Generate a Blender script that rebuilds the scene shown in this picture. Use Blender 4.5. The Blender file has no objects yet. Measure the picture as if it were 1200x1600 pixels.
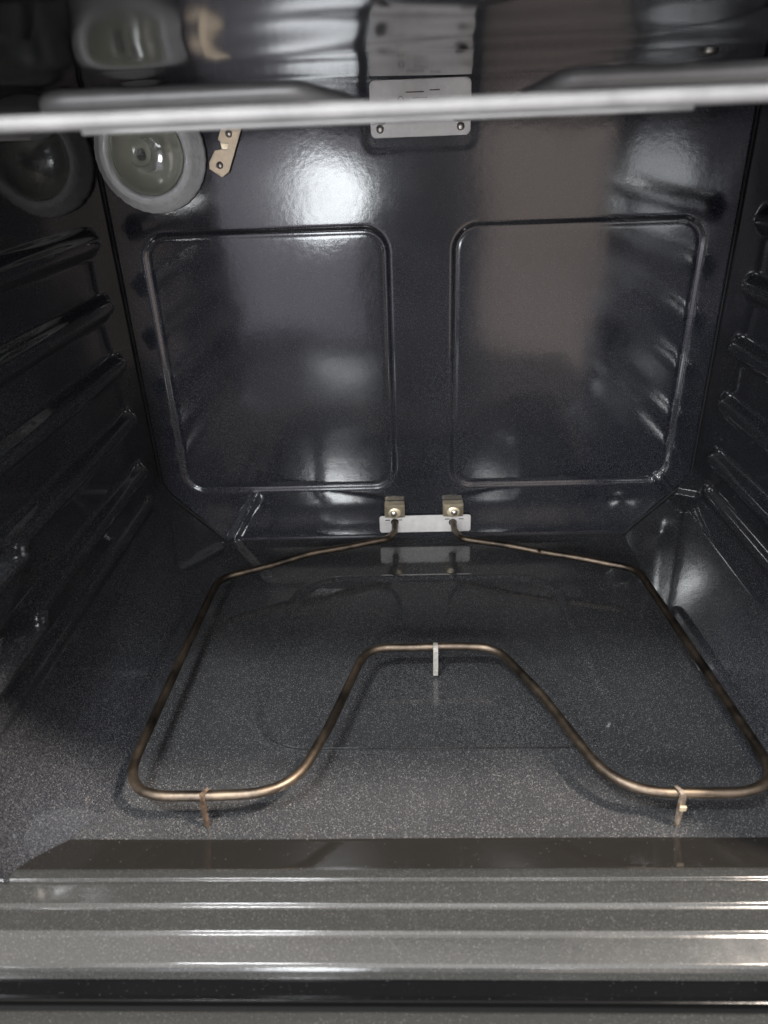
import bpy, bmesh, math, random
from mathutils import Vector, Matrix
from math import sin, cos, pi, exp, hypot
random.seed(4)
S = bpy.context.scene
COL = S.collection

# ------------------------------------------------------------------ camera
cam_d = bpy.data.cameras.new('camera'); cam = bpy.data.objects.new('camera', cam_d); COL.objects.link(cam)
cp, cyw, cr = math.radians(27.8418), math.radians(-2.2961), math.radians(-2.2358)
f = Vector((sin(cyw)*cos(cp), cos(cyw)*cos(cp), -sin(cp)))
rt = Vector((cos(cyw), -sin(cyw), 0)); up = rt.cross(f)
r2 = rt*cos(cr)+up*sin(cr); u2 = -rt*sin(cr)+up*cos(cr)
M = Matrix((r2, u2, -f)).transposed().to_4x4(); M.translation = Vector((-.0163, -.7324, .4212))
cam.matrix_world = M
cam_d.sensor_fit = 'VERTICAL'; cam_d.sensor_height = 36; cam_d.lens = 1113.3/1600*36
cam_d.clip_start = .01; cam_d.clip_end = 50
cam_d.dof.use_dof = True; cam_d.dof.focus_distance = .68; cam_d.dof.aperture_fstop = 7.0
S.camera = cam

# ------------------------------------------------------------------ room light (the kitchen behind the camera) and added lamps
w = bpy.data.worlds.new('World'); S.world = w; w.use_nodes = True
nt = w.node_tree; bg = nt.nodes['Background']
tc = nt.nodes.new('ShaderNodeTexCoord'); sp = nt.nodes.new('ShaderNodeSeparateXYZ')
rp = nt.nodes.new('ShaderNodeValToRGB'); mr = nt.nodes.new('ShaderNodeMapRange')
nt.links.new(tc.outputs['Generated'], sp.inputs[0]); nt.links.new(sp.outputs['Z'], mr.inputs['Value'])
mr.inputs['From Min'].default_value = -1; mr.inputs['From Max'].default_value = 1
nt.links.new(mr.outputs[0], rp.inputs[0]); nt.links.new(rp.outputs[0], bg.inputs['Color'])
e = rp.color_ramp.elements; e[0].position = .2; e[0].color = (.12, .12, .135, 1); e[1].position = .95; e[1].color = (2.1, 2.0, 1.93, 1)
x = e.new(.42); x.color = (.34, .34, .38, 1)
x = e.new(.55); x.color = (.6, .6, .66, 1)
x = e.new(.72); x.color = (.85, .84, .82, 1)
bg.inputs['Strength'].default_value = 1.0

def area(name, loc, target, sx, sy, radiance, col, shape='RECTANGLE', spread=180):
    l = bpy.data.lights.new(name, 'AREA'); l.shape = shape; l.size = sx; l.size_y = sy
    A = sx*sy if shape == 'RECTANGLE' else pi/4*sx*sy
    l.energy = radiance*pi*A; l.color = col; l.spread = math.radians(spread)
    o = bpy.data.objects.new(name, l); COL.objects.link(o); o.location = loc
    o.rotation_euler = (Vector(target)-Vector(loc)).to_track_quat('-Z', 'Y').to_euler(); return o
C0 = (0, -.3, .2)
area('window_light', (-1.25, -2.0, .95), C0, .14, .14, 230, (.95, .98, 1), 'ELLIPSE')
area('ceiling_lamp', (1.0, -.86, 1.75), (0, -.4, 0), .13, .13, 2400, (1, .88, .76), 'ELLIPSE')
area('low_window', (-.275, -2.0, .23), (-.275, 0, .24), .25, .28, 22, (.92, .97, 1), 'ELLIPSE')
area('sill_highlight_lamp', (-.42, -1.0, 1.35), (-.2, -.48, 0), .28, .06, 420, (.95, .98, 1))  # added lamp, placed for the thin highlights along the sill creases
area('rib_glint_lamp', (.33, -1.9, .84), (-.2, -.2, .15), .11, .11, 60, (.95, .98, 1), 'ELLIPSE')  # added lamp, no window here: rib glints mirrored in the back panel
area('room_fill', (0, -1.6, 1.3), (0, -.3, .1), 1.7, .8, 2.1, (.98, .98, 1))  # added soft fill, brightens the sill facets and the left ribs
area('tall_window', (-.31, -1.9, .86), (-.2, -.2, .15), .17, .15, 160, (.95, .98, 1), 'ELLIPSE')
area('cupboard_glow', (.48, -2.0, .02), (.48, 0, .02), .44, 1.1, 1.5, (1, .80, .70))
area('wall_glow', (-.42, -2.05, .12), (-.42, 0, .12), .5, .75, 1.5, (.9, .86, 1))

S.view_settings.view_transform = 'Standard'; S.view_settings.look = 'None'
S.view_settings.gamma = 1; S.view_settings.exposure = .15; S.view_settings.use_curve_mapping = False
try:
    S.cycles.max_bounces = 12; S.cycles.glossy_bounces = 8; S.cycles.transmission_bounces = 10
except Exception: pass

# ------------------------------------------------------------------ materials
def newmat(name):
    m = bpy.data.materials.new(name); m.use_nodes = True
    return m, m.node_tree, m.node_tree.nodes['Principled BSDF']
def node(nt, t, **kw):
    n = nt.nodes.new(t)
    for k, v in kw.items():
        if k in n.inputs: n.inputs[k].default_value = v
        else: setattr(n, k, v)
    return n
def enamel(name, base=(.011, .012, .015), speck=(.34, .34, .36), rough=.13, amount=.62, peel=.25, scale=1900, coat=0.0, grain=.35, gcol=(.5, .5, .5)):
    m, nt, b = newmat(name); L = nt.links.new
    tc = node(nt, 'ShaderNodeTexCoord')
    n1 = node(nt, 'ShaderNodeTexNoise', Scale=scale, Detail=2.0, Roughness=.6); L(tc.outputs['Object'], n1.inputs['Vector'])
    r1 = node(nt, 'ShaderNodeMapRange'); r1.inputs['From Min'].default_value = amount-.02; r1.inputs['From Max'].default_value = amount+.16
    L(n1.outputs['Fac'], r1.inputs['Value'])
    # scattered brighter grains, each its own brightness
    vo = node(nt, 'ShaderNodeTexVoronoi', Scale=scale*.62); L(tc.outputs['Object'], vo.inputs['Vector'])
    g1 = node(nt, 'ShaderNodeMapRange'); g1.inputs['From Min'].default_value = .42; g1.inputs['From Max'].default_value = .15; L(vo.outputs['Distance'], g1.inputs['Value'])
    sc = node(nt, 'ShaderNodeSeparateColor'); L(vo.outputs['Color'], sc.inputs[0])
    g2 = node(nt, 'ShaderNodeMapRange'); g2.inputs['From Min'].default_value = 1-grain; g2.inputs['From Max'].default_value = 1.0; L(sc.outputs[0], g2.inputs['Value'])
    g3 = node(nt, 'ShaderNodeMath', operation='MULTIPLY'); L(g1.outputs[0], g3.inputs[0]); L(g2.outputs[0], g3.inputs[1])
    # patchiness of the specks
    n2 = node(nt, 'ShaderNodeTexNoise', Scale=14, Detail=4.0, Roughness=.6); L(tc.outputs['Object'], n2.inputs['Vector'])
    r2 = node(nt, 'ShaderNodeMapRange'); r2.inputs['From Min'].default_value = .3; r2.inputs['From Max'].default_value = .7
    r2.inputs['To Min'].default_value = .65; r2.inputs['To Max'].default_value = 1.0
    L(n2.outputs['Fac'], r2.inputs['Value'])
    mu = node(nt, 'ShaderNodeMath', operation='MULTIPLY'); L(r1.outputs[0], mu.inputs[0]); L(r2.outputs[0], mu.inputs[1])
    mx = node(nt, 'ShaderNodeMix', data_type='RGBA'); mx.inputs[6].default_value = (*base, 1); mx.inputs[7].default_value = (*speck, 1)
    L(mu.outputs[0], mx.inputs[0])
    mg = node(nt, 'ShaderNodeMix', data_type='RGBA'); mg.inputs[7].default_value = (*gcol, 1); L(mx.outputs[2], mg.inputs[6]); L(g3.outputs[0], mg.inputs[0])
    L(mg.outputs[2], b.inputs['Base Color'])
    # roughness: smears and dried wipe marks
    n3 = node(nt, 'ShaderNodeTexNoise', Scale=9, Detail=6.0, Roughness=.65, Distortion=.6); L(tc.outputs['Object'], n3.inputs['Vector'])
    r3 = node(nt, 'ShaderNodeMapRange'); r3.inputs['From Min'].default_value = .35; r3.inputs['From Max'].default_value = .75
    r3.inputs['To Min'].default_value = rough*.8; r3.inputs['To Max'].default_value = rough*1.6
    L(n3.outputs['Fac'], r3.inputs['Value']); L(r3.outputs[0], b.inputs['Roughness'])
    # orange peel
    n4 = node(nt, 'ShaderNodeTexNoise', Scale=150, Detail=3.0, Roughness=.6); L(tc.outputs['Object'], n4.inputs['Vector'])
    bp = node(nt, 'ShaderNodeBump', Strength=peel, Distance=.0006); L(n4.outputs['Fac'], bp.inputs['Height'])
    L(bp.outputs[0], b.inputs['Normal'])
    b.inputs['Specular IOR Level'].default_value = .55
    b.inputs['Coat Weight'].default_value = coat; b.inputs['Coat Roughness'].default_value = .04
    return m
def metal(name, c1, c2, rough=.35, scale=60, metallic=1.0, spots=None):
    m, nt, b = newmat(name); L = nt.links.new
    tc = node(nt, 'ShaderNodeTexCoord')
    n = node(nt, 'ShaderNodeTexNoise', Scale=scale, Detail=5.0, Roughness=.65); L(tc.outputs['Object'], n.inputs['Vector'])
    r = node(nt, 'ShaderNodeMapRange'); r.inputs['From Min'].default_value = .35; r.inputs['From Max'].default_value = .65; L(n.outputs['Fac'], r.inputs['Value'])
    mx = node(nt, 'ShaderNodeMix', data_type='RGBA'); mx.inputs[6].default_value = (*c1, 1); mx.inputs[7].default_value = (*c2, 1)
    L(r.outputs[0], mx.inputs[0]); L(mx.outputs[2], b.inputs['Base Color'])
    b.inputs['Metallic'].default_value = metallic
    r2 = node(nt, 'ShaderNodeMapRange'); r2.inputs['To Min'].default_value = rough*.75; r2.inputs['To Max'].default_value = rough*1.4
    L(n.outputs['Fac'], r2.inputs['Value']); L(r2.outputs[0], b.inputs['Roughness'])
    n5 = node(nt, 'ShaderNodeTexNoise', Scale=900, Detail=3.0); L(tc.outputs['Object'], n5.inputs['Vector'])
    bp = node(nt, 'ShaderNodeBump', Strength=.25, Distance=.0003); L(n5.outputs['Fac'], bp.inputs['Height']); L(bp.outputs[0], b.inputs['Normal'])
    return m
M_back = enamel('enamel_back', rough=.10, amount=.56, speck=(.09, .09, .10), base=(.010, .011, .015), peel=.08, gcol=(.13, .13, .15), grain=.3)
M_side = enamel('enamel_side', rough=.06, amount=.50, base=(.011, .012, .014), speck=(.072, .072, .08), peel=.05, gcol=(.20, .20, .20), grain=.38)
M_ceil = enamel('enamel_ceiling', rough=.10, amount=.70, speck=(.2, .2, .2), peel=.05)
M_ceil.node_tree.nodes['Principled BSDF'].inputs['Specular IOR Level'].default_value = .85
M_floor = enamel('enamel_floor', rough=.09, amount=.48, base=(.014, .015, .017), speck=(.078, .078, .080), gcol=(.30, .295, .285), grain=.38, peel=.10)
M_sill = enamel('enamel_sill', rough=.12, amount=.52, base=(.019, .020, .0195), speck=(.054, .053, .052), gcol=(.12, .12, .117), grain=.22, peel=.10)
M_tube = metal('sheath_bronze', (.060, .050, .042), (.20, .155, .115), .42, 38)
M_broil = metal('sheath_grey', (.34, .332, .33), (.47, .46, .45), .55, 40, .3)
M_broil2 = metal('sheath_dark', (.22, .22, .22), (.30, .295, .29), .42, 30, .5)
M_plate = metal('plate_steel', (.66, .64, .62), (.78, .76, .74), .5, 90, .35)
M_brass = metal('brass', (.66, .54, .36), (.80, .71, .53), .3, 120, .65)
M_clip = metal('clip_tan', (.55, .44, .31), (.66, .55, .41), .42, 120, .7)
M_leg = metal('leg_rusty', (.045, .028, .018), (.15, .10, .065), .5, 260, .4)
M_leg2 = metal('leg_chalky', (.08, .05, .03), (.26, .22, .18), .5, 190, .4)
M_legp = metal('leg_pale', (.30, .28, .25), (.44, .42, .39), .5, 300, .3)
M_screw = metal('screw', (.62, .60, .56), (.75, .72, .66), .3, 200)
M_dark, _, bb = newmat('seam_black'); bb.inputs['Base Color'].default_value = (.004, .004, .004, 1); bb.inputs['Roughness'].default_value = .7
M_strip = enamel('smooth_dark_enamel', base=(.013, .012, .011), speck=(.05, .05, .05), rough=.07, amount=.72, peel=.03, gcol=(.2, .2, .2), grain=.01)
M_gask = enamel('black_gloss', base=(.002, .002, .0025), speck=(.05, .05, .05), rough=.10, amount=.75, peel=.04, gcol=(.1, .1, .1), grain=.03)
M_gask.node_tree.nodes['Principled BSDF'].inputs['Specular IOR Level'].default_value = .2
M_olive = metal('lamp_bowl', (.80, .80, .72), (.88, .88, .80), .35, 40, .1)
M_glass, nt, b = newmat('clear_glass')
b.inputs['Transmission Weight'].default_value = 1; b.inputs['Roughness'].default_value = .02; b.inputs['IOR'].default_value = 1.45; b.inputs['Base Color'].default_value = (.93, .95, .92, 1)
M_ring, nt, b = newmat('pressed_glass')
b.inputs['Base Color'].default_value = (.62, .64, .64, 1); b.inputs['Roughness'].default_value = .10; b.inputs['Transmission Weight'].default_value = .25; b.inputs['IOR'].default_value = 1.45
n = node(nt, 'ShaderNodeTexNoise', Scale=70, Detail=5.0, Roughness=.6); bp_ = node(nt, 'ShaderNodeBump', Strength=.8, Distance=.003)
tc = node(nt, 'ShaderNodeTexCoord'); nt.links.new(tc.outputs['Object'], n.inputs['Vector']); nt.links.new(n.outputs['Fac'], bp_.inputs['Height']); nt.links.new(bp_.outputs[0], b.inputs['Normal'])
rr = node(nt, 'ShaderNodeValToRGB'); rr.color_ramp.elements[0].color = (.80, .81, .80, 1); rr.color_ramp.elements[0].position = .35
rr.color_ramp.elements[1].color = (.93, .94, .94, 1); rr.color_ramp.elements[1].position = .62
nt.links.new(n.outputs['Fac'], rr.inputs[0]); nt.links.new(rr.outputs[0], b.inputs['Base Color'])

M_bulb = metal('frosted_bulb', (.70, .70, .70), (.85, .85, .85), .16, 50, .6)
# ------------------------------------------------------------------ helpers
def sm(a, b, x):
    if a == b: return float(x > a)
    t = max(0, min(1, (x-a)/(b-a))); return t*t*(3-2*t)
def link(name, me, mat, parent=None, loc=None):
    o = bpy.data.objects.new(name, me); COL.objects.link(o)
    if mat: me.materials.append(mat)
    if parent is not None:
        o.parent = parent; o.matrix_parent_inverse = Matrix.Translation(-parent.location)
    return o
def finish(bm, name, mat, parent=None, smooth=True, bevel=0):
    me = bpy.data.meshes.new(name)
    if smooth:
        for fc in bm.faces: fc.smooth = True
    bmesh.ops.recalc_face_normals(bm, faces=bm.faces[:]) if smooth is not None else None
    bm.to_mesh(me); bm.free()
    o = link(name, me, mat, parent)
    if bevel:
        md = o.modifiers.new('bevel', 'BEVEL'); md.width = bevel; md.segments = 3; md.limit_method = 'ANGLE'; md.angle_limit = .6
    return o
def thing(name, label, cat, loc, group=None):
    o = bpy.data.objects.new(name, None); COL.objects.link(o); o.location = loc; o.empty_display_size = .02
    o['label'] = label; o['category'] = cat
    if group: o['group'] = group
    return o
def grid(nu, nv, fn, keep=None):
    bm = bmesh.new(); V = []
    for i in range(nu+1):
        V.append([bm.verts.new(fn(i/nu, j/nv)) for j in range(nv+1)])
    for i in range(nu):
        for j in range(nv):
            q = (V[i][j], V[i+1][j], V[i+1][j+1], V[i][j+1])
            if keep is None or keep(sum((v.co for v in q), Vector())/4): bm.faces.new(q)
    return bm
def fillet(pts, rad, closed=False, seg=10):
    out = []; n = len(pts); P = [Vector(p) for p in pts]
    R = rad if isinstance(rad, (list, tuple)) else [rad]*n
    for i in range(n):
        if not closed and i in (0, n-1): out.append(P[i]); continue
        a, b_, c = P[i-1], P[i], P[(i+1) % n]
        d1 = (a-b_); d2 = (c-b_); l1, l2 = d1.length, d2.length; d1.normalize(); d2.normalize()
        ang = d1.angle(d2); t = min(R[i]/math.tan(ang/2), l1*.48, l2*.48)
        p0, p1 = b_+d1*t, b_+d2*t
        for k in range(seg+1):
            s = k/seg; out.append(p0*(1-s)**2+b_*2*s*(1-s)+p1*s*s)
    return out
def tube(bm, pts, r, n=20, cap=True, wob=0):
    pts = [Vector(p) for p in pts]; rings = []; prev = None
    for i, p in enumerate(pts):
        t = (pts[min(i+1, len(pts)-1)]-pts[max(i-1, 0)]).normalized()
        if prev is None: a = Vector((0, 0, 1)) if abs(t.z) < .9 else Vector((1, 0, 0)); a = (a-t*a.dot(t)).normalized()
        else: a = (prev-t*prev.dot(t)).normalized()
        prev = a; b_ = t.cross(a); rr = r(i/(len(pts)-1)) if callable(r) else r
        rings.append([bm.verts.new(p+(a*cos(2*pi*k/n)+b_*sin(2*pi*k/n))*rr) for k in range(n)])
    for A, B in zip(rings, rings[1:]):
        for k in range(n): bm.faces.new((A[k], A[(k+1) % n], B[(k+1) % n], B[k]))
    if cap: bm.faces.new(rings[0][::-1]); bm.faces.new(rings[-1])
    return bm
def resample(pts, step):
    out = [Vector(pts[0])]
    for a, b_ in zip(pts, pts[1:]):
        a = Vector(a); b_ = Vector(b_); n = max(1, int((b_-a).length/step))
        for k in range(1, n+1): out.append(a.lerp(b_, k/n))
    return out
def lathe(bm, prof, c, axis='y', n=64, wob=None):
    rings = []
    for r, h in prof:
        ring = []
        for k in range(n):
            a = 2*pi*k/n; rr = r*(1+(wob(a, r) if wob else 0))
            ring.append(bm.verts.new((c[0]+rr*cos(a), c[1]+h, c[2]+rr*sin(a)) if axis == 'y' else (c[0]+rr*cos(a), c[1]+rr*sin(a), c[2]+h)))
        rings.append(ring)
    for A, B in zip(rings, rings[1:]):
        for k in range(n): bm.faces.new((A[k], A[(k+1) % n], B[(k+1) % n], B[k]))
    return bm
def slab(bm, outline, y0, y1):
    """extrude an (x, z) outline from y0 to y1"""
    A = [bm.verts.new((x, y0, z)) for x, z in outline]; B = [bm.verts.new((x, y1, z)) for x, z in outline]
    bm.faces.new(A); bm.faces.new(B[::-1]); n = len(A)
    for k in range(n): bm.faces.new((A[k], B[k], B[(k+1) % n], A[(k+1) % n]))
    return bm
def rrect(x0, x1, z0, z1, r, seg=6, ang=0):
    pts = []
    for cx, cz, a0 in ((x1-r, z1-r, 0), (x0+r, z1-r, 90), (x0+r, z0+r, 180), (x1-r, z0+r, 270)):
        for k in range(seg+1):
            a = math.radians(a0+90*k/seg); pts.append((cx+r*cos(a), cz+r*sin(a)))
    if ang:
        mx, mz = (x0+x1)/2, (z0+z1)/2; c, s = cos(ang), sin(ang)
        pts = [(mx+(x-mx)*c-(z-mz)*s, mz+(x-mx)*s+(z-mz)*c) for x, z in pts]
    return pts
def sdrr(x, z, x0, x1, z0, z1, r):
    """signed distance to a rounded rectangle"""
    qx = abs(x-(x0+x1)/2)-(x1-x0)/2+r; qz = abs(z-(z0+z1)/2)-(z1-z0)/2+r
    return min(max(qx, qz), 0)+hypot(max(qx, 0), max(qz, 0))-r
def box(bm, x0, x1, y0, y1, z0, z1):
    bmesh.ops.create_cube(bm, size=1, matrix=Matrix.Translation(((x0+x1)/2, (y0+y1)/2, (z0+z1)/2)) @ Matrix.Diagonal((x1-x0, y1-y0, z1-z0, 1)))
    return bm
rs = random.Random(9)
WAV = [(rs.uniform(5, 16), rs.uniform(5, 16), rs.uniform(0, 6.28), rs.uniform(.4, 1)) for _ in range(7)]
def wave(a, b_): return sum(w_*sin(p*a+q*b_*((-1)**i)+ph) for i, (p, q, ph, w_) in enumerate(WAV))/4

# ------------------------------------------------------------------ the oven cavity
H, ZT, YF, CW, ZC = .30, .466, -.445, .0674, .0685
LX, LZ = -.2475, .4137        # the lamp
oven = thing('oven', 'black speckled enamel oven cavity seen from its open front', 'oven', (0, -.22, 0))

# back wall: two panels outlined by a pressed bead, a fold at each lower corner, a hole for the lamp
def back_y(x, z):
    y = 0.0
    for s in (-1, 1):
        d = sdrr(s*x, z, .034, .2694, .0684, .3414, .022)
        k = 1.0
        y += .0011*exp(-(d/.0024)**2)*k
        y += .0014*sm(.004, -.004, d)
    # pressed fold on the left, two dents on the right
    def ridge(ax, az, bx, bz, wd, hh):
        vx, vz = bx-ax, bz-az; L = hypot(vx, vz); t = ((x-ax)*vx+(z-az)*vz)/L/L
        dd = abs((x-ax)*vz-(z-az)*vx)/L
        return hh*exp(-(dd/wd)**2)*sm(-.12, .1, t)*sm(1.15, .95, t)
    y -= ridge(-.1928, .0584, -.2262, .0037, .0050, .0018)
    y -= ridge(.262, .074, .296, .036, .005, .0030)
    y += .0012*exp(-((x-.228)**2+(z-.044)**2)/.013**2)
    # the lower edge sweeps forward a little
    y -= .004*sm(.05, .0, z)
    # broil plate seat
    d = sdrr(x, z, -.050, .050, .408, .50, .01); y += .0003*sm(.003, -.003, d)
    y += .00035*wave(x*3, z*3)
    return y
def in_back(c):
    if hypot(c.x-LX, c.z-LZ) < .0405: return False
    return c.z > ZC-(H-abs(c.x))*ZC/CW*1.0 - .0 or abs(c.x) < H-CW
bm = grid(300, 233, lambda u, v: (-H+2*H*u, back_y(-H+2*H*u, ZT*v), ZT*v), in_back)
finish(bm, 'back_wall', M_back, oven)

# side walls: vertical, with pressed rack ribs, then a rounded slope down to the floor
RIBS = (.345, .288, .232, .175, .117, .078)
prof = fillet([(0, ZT, 0), (0, .0685+.012, 0), (.0163, .0525, 0), (CW, 0, 0)], [0, .03, .012, 0], seg=6)
prof = resample([(p.x, p.y, 0) for p in prof], .0018)
def wall_pt(i, y, s):
    p = prof[i]; a = prof[max(i-1, 0)]; b_ = prof[min(i+1, len(prof)-1)]
    t = (b_-a).normalized(); n_ = Vector((-t.y, t.x))     # towards the cavity
    z = p.y; d = 0
    for k, rz in enumerate(RIBS):
        w_ = .0098 if k < 5 else .0065
        hh = .0105 if k < 5 else .005
        q = (z-rz)/w_
        if abs(q) < 1.6:
            pr = exp(-abs(q)**3.6*1.2)
            d += hh*pr*sm(-.034, -.056, y+abs(q)*.007)
    ye = -.352+.056*abs(cos(pi*(z-.105)/.058))
    d += .012*sm(ye+.008, ye-.022, y)*sm(.088, .12, z)*sm(.2, .19, z) if y < -.28 else 0
    d *= sm(-.449, -.428, y)
    d += .00035*wave(y*4, z*4)*sm(0, -.03, y)
    t_ = sm(-.365, -.447, y)
    x = -H + p.x*(1-.60*t_) + n_.x*d; zz = z + n_.y*d
    return (s*-x if s > 0 else x, y, zz) if s < 0 else (-x, y, zz)
NY = 170
for s in (-1, 1):
    bm = grid(len(prof)-1, NY, lambda u, v, s=s: wall_pt(round(u*(len(prof)-1)), -.0012+(YF-.003+.0012)*v, s))
    finish(bm, 'side_wall', M_side, oven)

# floor: pressed rounded panel in the middle
def floor_z(x, y):
    hw = .1395+.012*sm(-.09, -.33, y)-.006
    d = sdrr(x, y, -hw, hw, -.3285, -.0885, .045)
    z = -.0022*sm(.003, -.003, d)+.0008*exp(-((d-.003)/.0025)**2)
    z += .0002*wave(x*3, y*3)
    z += .002*sm(-.02, 0, y)
    return z
bm = grid(240, 200, lambda u, v: (-.286+.572*u, -.4094*v, floor_z(-.286+.572*u, -.4094*v)*sm(.83, .79, abs(2*u-1))*sm(1, .985, v)-.0006*sm(.815, .83, abs(2*u-1))))
finish(bm, 'floor_pan', M_floor, oven)

# ceiling: broad pressed steps, wavy like thin sheet metal
def ceil_z(x, y):
    d = sdrr(x, y, -.24, .13, -.56, -.215+.01*sin(x*14), .10)
    z = ZT-.0032*sm(.008, -.008, d)-.0038*sm(-.13, -.44, y)
    z += .0042*wave(x*1.5+1, y*1.4)*sm(-.01, -.06, y)
    z += .0009*sin(y*44+1.2*sin(x*7)+x*4)*sm(-.10, -.2, y)*(.6+.4*sin(x*13+1))
    z += .004*exp(-((x+.05)/.05)**2)*sm(-.2, -.4, y)
    return z
bm = grid(200, 160, lambda u, v: (-H-.002+2*(H+.002)*u, -.48*v, ceil_z(-H+2*H*u, -.48*v)))
finish(bm, 'ceiling', M_ceil, oven)

# front sill: stepped profile swept across the opening
P = [(-.409, 0), (-.4120, .0006), (-.4372, .0090), (-.4400, .0098), (-.4450, .0098), (-.4459, .0086), (-.4466, .0084), (-.4480, .0084), (-.4590, .0057), (-.4606, .0045),
     (-.4620, .0040), (-.4746, .0034), (-.4764, .0023), (-.4777, .0018), (-.4906, -.0020), (-.4924, -.0032), (-.4936, -.0050), (-.4948, -.0090), (-.4954, -.0120), (-.4968, -.0230), (-.4975, -.0262), (-.4970, -.0300), (-.4930, -.0325), (-.48, -.0328)]
def lin(P, n):
    out = [P[0]]
    for a, b_ in zip(P, P[1:]):
        for k in range(1, n+1): out.append((a[0]+(b_[0]-a[0])*k/n, a[1]+(b_[1]-a[1])*k/n))
    return out
PP = fillet([(y, z, 0) for y, z in P], [0, .002, .004, .004, .001, .0006, .0006, .001, .0015, .0015, .002, .0015, .0015, .002, .002, .002, .003, .004, .004, .003, .0012, .0012, .002, 0], seg=5)
PP = resample(PP, .0009)
iblack = min(range(len(PP)), key=lambda i: abs(PP[i].y+.0100))
def sill_pt(lst, i, u):
    x = -.36+.72*u; p = lst[i]; y, z = p.x, p.y
    z += .00012*sin(x*17+y*60)
    if z < .0084 and p.x < -.4455:          # outer corners of the rolled edge curve down
        pass
    return (x, y, z)
istr = min(range(len(PP)), key=lambda i: abs(PP[i].x+.4385)+abs(PP[i].y-.0094))
S_ = PP[:istr+1]; A_ = PP[istr:iblack+1]; B_ = PP[iblack:]
bm = grid(160, len(S_)-1, lambda u, v: sill_pt(S_, round(v*(len(S_)-1)), u)); finish(bm, 'sill_riser', M_strip, oven)
bm = grid(160, len(A_)-1, lambda u, v: sill_pt(A_, round(v*(len(A_)-1)), u)); finish(bm, 'front_sill', M_sill, oven)
bm = grid(160, len(B_)-1, lambda u, v: sill_pt(B_, round(v*(len(B_)-1)), u)); finish(bm, 'sill_edge', M_gask, oven)

# face frame round the opening (beyond the picture's edges)
bm = bmesh.new()
box(bm, -.38, -H-.0003, -.475, -.4470, .012, .52); box(bm, H+.0003, .38, -.475, -.4470, .012, .52); box(bm, -H-.0002, H+.0002, -.49, -.466, ZT+.004, .53)
finish(bm, 'face_frame', M_sill, oven, smooth=False, bevel=.004)

# black seams where the back sheet meets the others
bm = bmesh.new()
path = [(-H+.001, -.002, ZT), (-H+.001, -.002, ZC+.002), (-H+CW, -.003, .0015), (H-CW, -.003, .0015), (H-.001, -.002, ZC+.002), (H-.001, -.002, ZT)]
tube(bm, resample(fillet(path, .012, seg=6), .01), .0012, 8)
finish(bm, 'back_seam', M_dark, oven)

# outer shell behind the cavity, so that nothing shows through from outside
bm = bmesh.new(); box(bm, -.375, .375, -.4955, .09, -.058, -.046); box(bm, -.375, .375, -.455, .09, .505, .515)
box(bm, -.375, -.365, -.455, .09, -.046, .505); box(bm, .365, .375, -.455, .09, -.046, .505); box(bm, -.365, .365, .08, .09, -.046, .505)
finish(bm, 'outer_shell', M_dark, oven, smooth=False)

# ------------------------------------------------------------------ oven door, folded down in front of the sill
bm = bmesh.new(); box(bm, -.36, .36, -.93, -.4958, -.062, -.0405); finish(bm, 'door', M_sill, oven, smooth=False, bevel=.002)['label'] = 'lowered door with grey speckled inner face'

# ------------------------------------------------------------------ bake element
HB = .027
bake = thing('bake_element', 'thin bronze looped heating tube standing on legs over the oven floor', 'heating element', (0, -.2, 0))
half_r = [(.0340, .004, .0225), (.0345, -.026, .0225), (.0400, -.052, HB), (.122, -.0835, HB), (.2120, -.1180, HB), (.2300, -.3950, HB), (.1200, -.3960, HB), (.0850, -.3000, HB), (.0560, -.2390, HB)]
half_l = [(-.0560, -.2400, HB), (-.0800, -.3300, HB), (-.1020, -.3950, HB), (-.2200, -.3970, HB), (-.2125, -.1250, HB), (-.125, -.0810, HB), (-.0405, -.0500, HB), (-.0335, -.026, .0225), (-.0330, .004, .0240)]
rad = [0, .012, .012, .1, .028, .032, .055, .2, .028] + [.028, .2, .050, .038, .026, .1, .012, .012, 0]
pth = resample(fillet(half_r+half_l, rad, seg=14), .004)
pth = [Vector((p.x, p.y, p.z+.0006*sin(p.x*31+p.y*17)+.0004*sin(p.x*90))) for p in pth]
bm = tube(bmesh.new(), pth, .0036, 20); finish(bm, 'heating_tube', M_tube, bake)
bm = slab(bmesh.new(), rrect(-.0510, .0545, .0100, .0318, .003), -.0065, -.0050)
mp = finish(bm, 'mounting_plate', M_plate, bake, smooth=False, bevel=.0004)
for cx in (-.0415, -.0275, .0275, .0435):
    bm = slab(bmesh.new(), rrect(cx-.0028, cx+.0028, .0262, .0272, .0004), -.0068, -.00655); finish(bm, 'slot', M_dark, mp, smooth=False)
for cx, cz in ((-.0333, .0238), (.0338, .0222)):
    bm = bmesh.new(); lathe(bm, [(.0001, -.0069), (.0040, -.0069), (.0046, -.0066), (.0046, -.005)], (cx, 0, cz), n=24); finish(bm, 'tube_hole', M_dark, mp)
for k, cx in enumerate((-.0330, .0338)):
    br = bmesh.new()
    lathe(br, [(.0, -.0165), (.0052, -.0165), (.0062, -.0158), (.0062, -.012), (.0108, -.0116), (.0112, -.0108), (.0112, -.001)], (cx, 0, .0405), n=6+42)
    # flat sided cap: squash to a rounded block
    for v in br.verts:
        dx, dz = v.co.x-cx, v.co.z-.0405
        v.co.x = cx+max(-.0115, min(.0115, dx*1.3)); v.co.z = .0405+max(-.0078, min(.0078, dz*1.1))
    b_ = finish(br, 'terminal_bracket', M_brass, bake)
    bm = lathe(bmesh.new(), [(.0, -.0182), (.0030, -.0180), (.0036, -.0172), (.0036, -.016)], (cx+.001*(k*2-1), 0, .0402), n=20); finish(bm, 'rivet', M_screw, b_)

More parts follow.
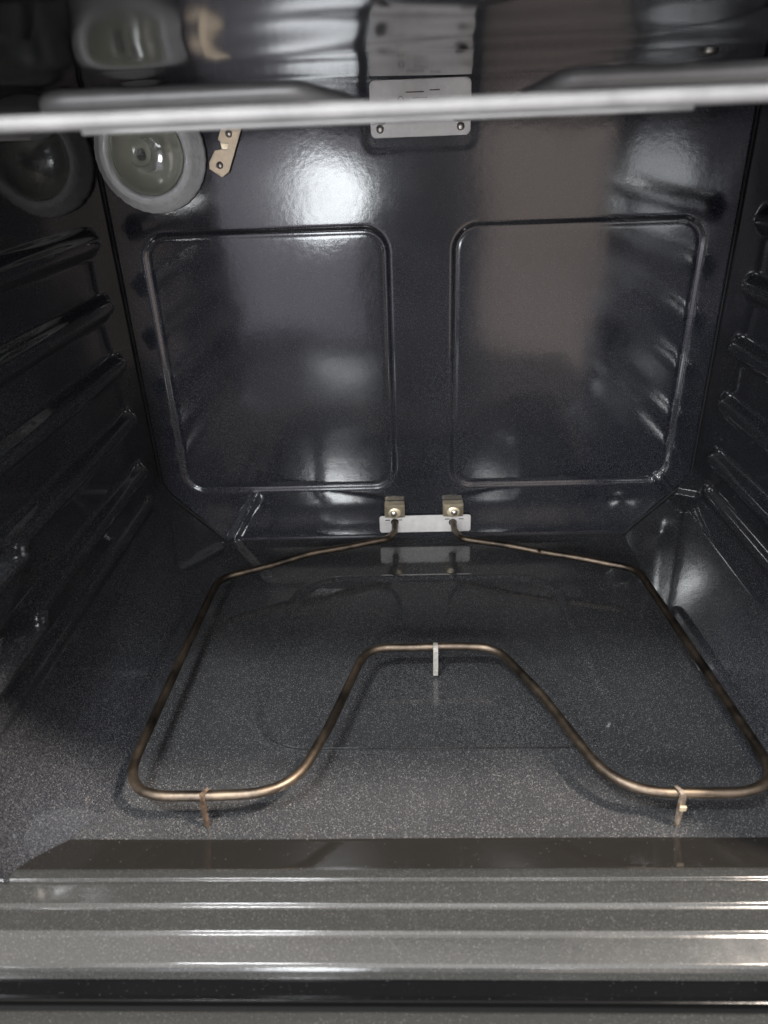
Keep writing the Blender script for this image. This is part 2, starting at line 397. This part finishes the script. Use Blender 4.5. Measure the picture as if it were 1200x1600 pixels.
def leg(x, y, rot, mat, wd, lean=0, even=False):
    bm = bmesh.new(); T = .0009
    # a strap: hooks over the tube, drops to the floor and tapers
    cen = [(-.0020, HB+.0042), (-.0010, HB+.0046), (.0010, HB+.0046), (.0036, HB+.0034), (.0044, HB+.0005), (.0044, HB-.007), (.0040+lean*.4, HB-.014), (.0036+lean, .0012), (.0036+lean, .0004)]
    wid = [.35, .4, .45, .6, .9, 1, .85, .6, .55]
    if even: wid = [.8, .9, 1, 1, 1, 1, 1, 1, .9]
    rows = []
    for (a, z), w_ in zip(cen, wid):
        rows.append([bm.verts.new((-T+a if i in (0, 3) else T+a, (-1 if i < 2 else 1)*wd/2*w_, z)) for i in range(4)])
    for A, B in zip(rows, rows[1:]):
        for k in range(4): bm.faces.new((A[k], A[(k+1) % 4], B[(k+1) % 4], B[k]))
    bm.faces.new(rows[0][::-1]); bm.faces.new(rows[-1])
    bmesh.ops.rotate(bm, verts=bm.verts, cent=(0, 0, 0), matrix=Matrix.Rotation(rot, 3, 'Z'))
    bmesh.ops.translate(bm, verts=bm.verts, vec=(x, y, 0))
    return finish(bm, 'leg', mat, bake, smooth=False, bevel=.0003)
l1 = leg(-.1585, -.3955, math.radians(-128), M_leg, .0062, .001); l1['label'] = 'brown rusted leg at the front left of the tube'
l2 = leg(.1585, -.3960, math.radians(-58), M_leg2, .0062, .001); l2['label'] = 'brown chalky leg at the front right of the tube'
l3 = leg(.0040, -.2415, math.radians(-90), M_legp, .0042, 0, True); l3['label'] = 'pale narrow leg under the middle bend'
bm = bmesh.new(); box(bm, .1590, .1635, -.4030, -.4012, .0175, .0215); finish(bm, 'leg_tab', M_brass, l2, smooth=False, bevel=.0004)

# ------------------------------------------------------------------ broil element
broil = thing('broil_element', 'pale heating tube crossing under the oven ceiling with its steel bracket', 'heating element', (0, -.2, .43))
ZB = .4291
bar = resample([(-.30, -.30, ZB), (-.285, -.42, ZB), (-.27, -.448, ZB+.0003), (-.15, -.450, ZB), (0, -.4505, ZB+.0003), (.15, -.450, ZB+.0002), (.262, -.448, ZB), (.28, -.42, ZB), (.285, -.30, ZB)], .02)
bar = resample(fillet([(-.262, -.20, ZB), (-.262, -.450, ZB), (.262, -.450, ZB+.0006), (.262, -.20, ZB)], .03, seg=10), .01)
finish(tube(bmesh.new(), bar, .0029, 20), 'heating_tube', M_broil, broil)
for s, x0, x1, zz in ((-1, .052, .160, .4380), (1, .044, .19, .4385)):
    pts = [(s*.033, .004, .434), (s*.033, -.34, .4310), (s*.036, -.385, .4325), (s*(x0+.006), -.4005, zz), (s*x1, -.4005, zz), (s*(x1+.012), -.37, .4335), (s*.235, -.24, .4315), (s*.262, -.20, ZB)]
    finish(tube(bmesh.new(), resample(fillet(pts, [0, .03, .02, .012, .014, .02, .03, 0], seg=8), .008), .0041, 20), 'inner_tube', M_broil2, broil)
bm = slab(bmesh.new(), rrect(-.0440, .0455, .4190, .4640, .005), -.0080, -.0062)
bp = finish(bm, 'mounting_plate', M_plate, broil, smooth=False, bevel=.0006)
for cx in (-.0355, .0365):
    bm = lathe(bmesh.new(), [(0, -.0102), (.0022, -.0100), (.0034, -.0090), (.0036, -.0079)], (cx, 0, .4262), n=24); finish(bm, 'screw', M_screw, bp)
bm = bmesh.new()
for x0, x1, z0 in ((-.012, .004, .4535), (.009, .018, .4545), (-.006, .007, .4490)): box(bm, x0, x1, -.0083, -.0079, z0, z0+.0009)
lathe(bm, [(.0020, -.0083), (.0027, -.0084), (.0028, -.0079)], (-.0165, 0, .4485), n=20)
finish(bm, 'stamp', M_leg, bp, smooth=False)
bm = tube(bmesh.new(), resample([(-.14, -.4215, .4262), (.0935, -.4215, .4266)], .02), .0011, 10); finish(bm, 'bar_ghost_rod', M_broil, broil)  # added rod for the blurred double image under the bar, no real support

# ------------------------------------------------------------------ oven lamp
lamp = thing('oven_lamp', 'round glass covered lamp set in the upper left of the back wall', 'lamp', (LX, 0, LZ))
c = (LX, 0, LZ)
bm = lathe(bmesh.new(), [(.0405, -.002), (.0395, .006), (.036, .014), (.028, .021), (.016, .026), (.0001, .027)], c); finish(bm, 'lamp_bowl', M_olive, lamp)
def scal(a, r): return .004*sin(a*36)*(r > .03)+.012*exp(-((a-3.95)/.05)**2)*-1*(r > .044)
prof_ring = [(.0415, .001), (.0500, -.0005), (.0512, -.004), (.0500, -.0080), (.0480, -.0090), (.0468, -.0125), (.0450, -.0135), (.0440, -.0165), (.0424, -.0175), (.0412, -.0195), (.0392, -.0195), (.0378, -.0210), (.0355, -.0200), (.0342, -.0170), (.0342, -.010), (.0350, -.004), (.0370, -.001), (.0415, .001)]
bm = lathe(bmesh.new(), prof_ring, c, n=144, wob=scal); finish(bm, 'glass_ring', M_ring, lamp)
dome = [(.0344, -.0150), (.031, -.0190), (.024, -.0220), (.013, -.0240), (.0002, -.0245)]
bm = lathe(bmesh.new(), dome+[(r, h+.0016) for r, h in reversed(dome)]+[dome[0]], c, n=64); finish(bm, 'glass_window', M_glass, lamp)
bulb = [(.0001, -.0120), (.006, -.0112), (.011, -.0080), (.0140, -.002), (.0148, .004), (.0130, .010), (.0095, .015), (.0085, .020)]
bm = lathe(bmesh.new(), bulb, (LX-.006, 0, LZ-.001), n=40)
bl = finish(bm, 'bulb', M_bulb, lamp)
bm = lathe(bmesh.new(), [(.0097, .014), (.0110, .016), (.0100, .018), (.0110, .020), (.0100, .022), (.0110, .024), (.0105, .026)], (LX-.006, 0, LZ-.001), n=32); finish(bm, 'bulb_base', M_screw, bl)

# ------------------------------------------------------------------ stamped clip beside the lamp
clip = thing('sensor_clip', 'small tan stamped metal clip screwed to the wall beside the lamp', 'clip', (-.178, 0, .418))
ol = [(-.0080, -.0235), (.0050, -.0255), (.0095, -.0190), (.0092, .0260), (-.0080, .0260), (-.0080, .0030), (-.0035, .0012), (.0020, .0035), (.0025, -.0010), (-.0030, -.0035), (-.0080, -.0065), (-.0100, -.0180)]
a = math.radians(-25); cx, cz = -.1775, .4170
ol = [(cx+(x*cos(a)-z*sin(a)), cz+(x*sin(a)+z*cos(a))) for x, z in ol]
bm = slab(bmesh.new(), ol, -.0050, -.0036); pl = finish(bm, 'clip_plate', M_clip, clip, smooth=False, bevel=.0004)
for q in (-.0165, .0115):
    X, Z = cx-q*sin(a), cz+q*cos(a)
    bm = lathe(bmesh.new(), [(0, -.0078), (.0022, -.0076), (.0031, -.0066), (.0033, -.0049)], (X, 0, Z), n=20); finish(bm, 'rivet', M_screw, pl)
bm = bmesh.new(); box(bm, cx-.004, cx+.0045, -.0046, -.0005, cz-.004, cz+.004); finish(bm, 'clip_tongue', M_brass, pl, smooth=False, bevel=.0005)

# ------------------------------------------------------------------ small screw under the ceiling
scr = thing('ceiling_screw', 'bright round screw head in the oven ceiling at the right', 'screw', (.1934, -.153, ZT))
bm = lathe(bmesh.new(), [(.0001, -.0030), (.0040, -.0028), (.0060, -.0012), (.0065, .006)], (.1934, -.153, ceil_z(.1934, -.153)), axis='z', n=28)
finish(bm, 'screw_head', M_screw, scr)
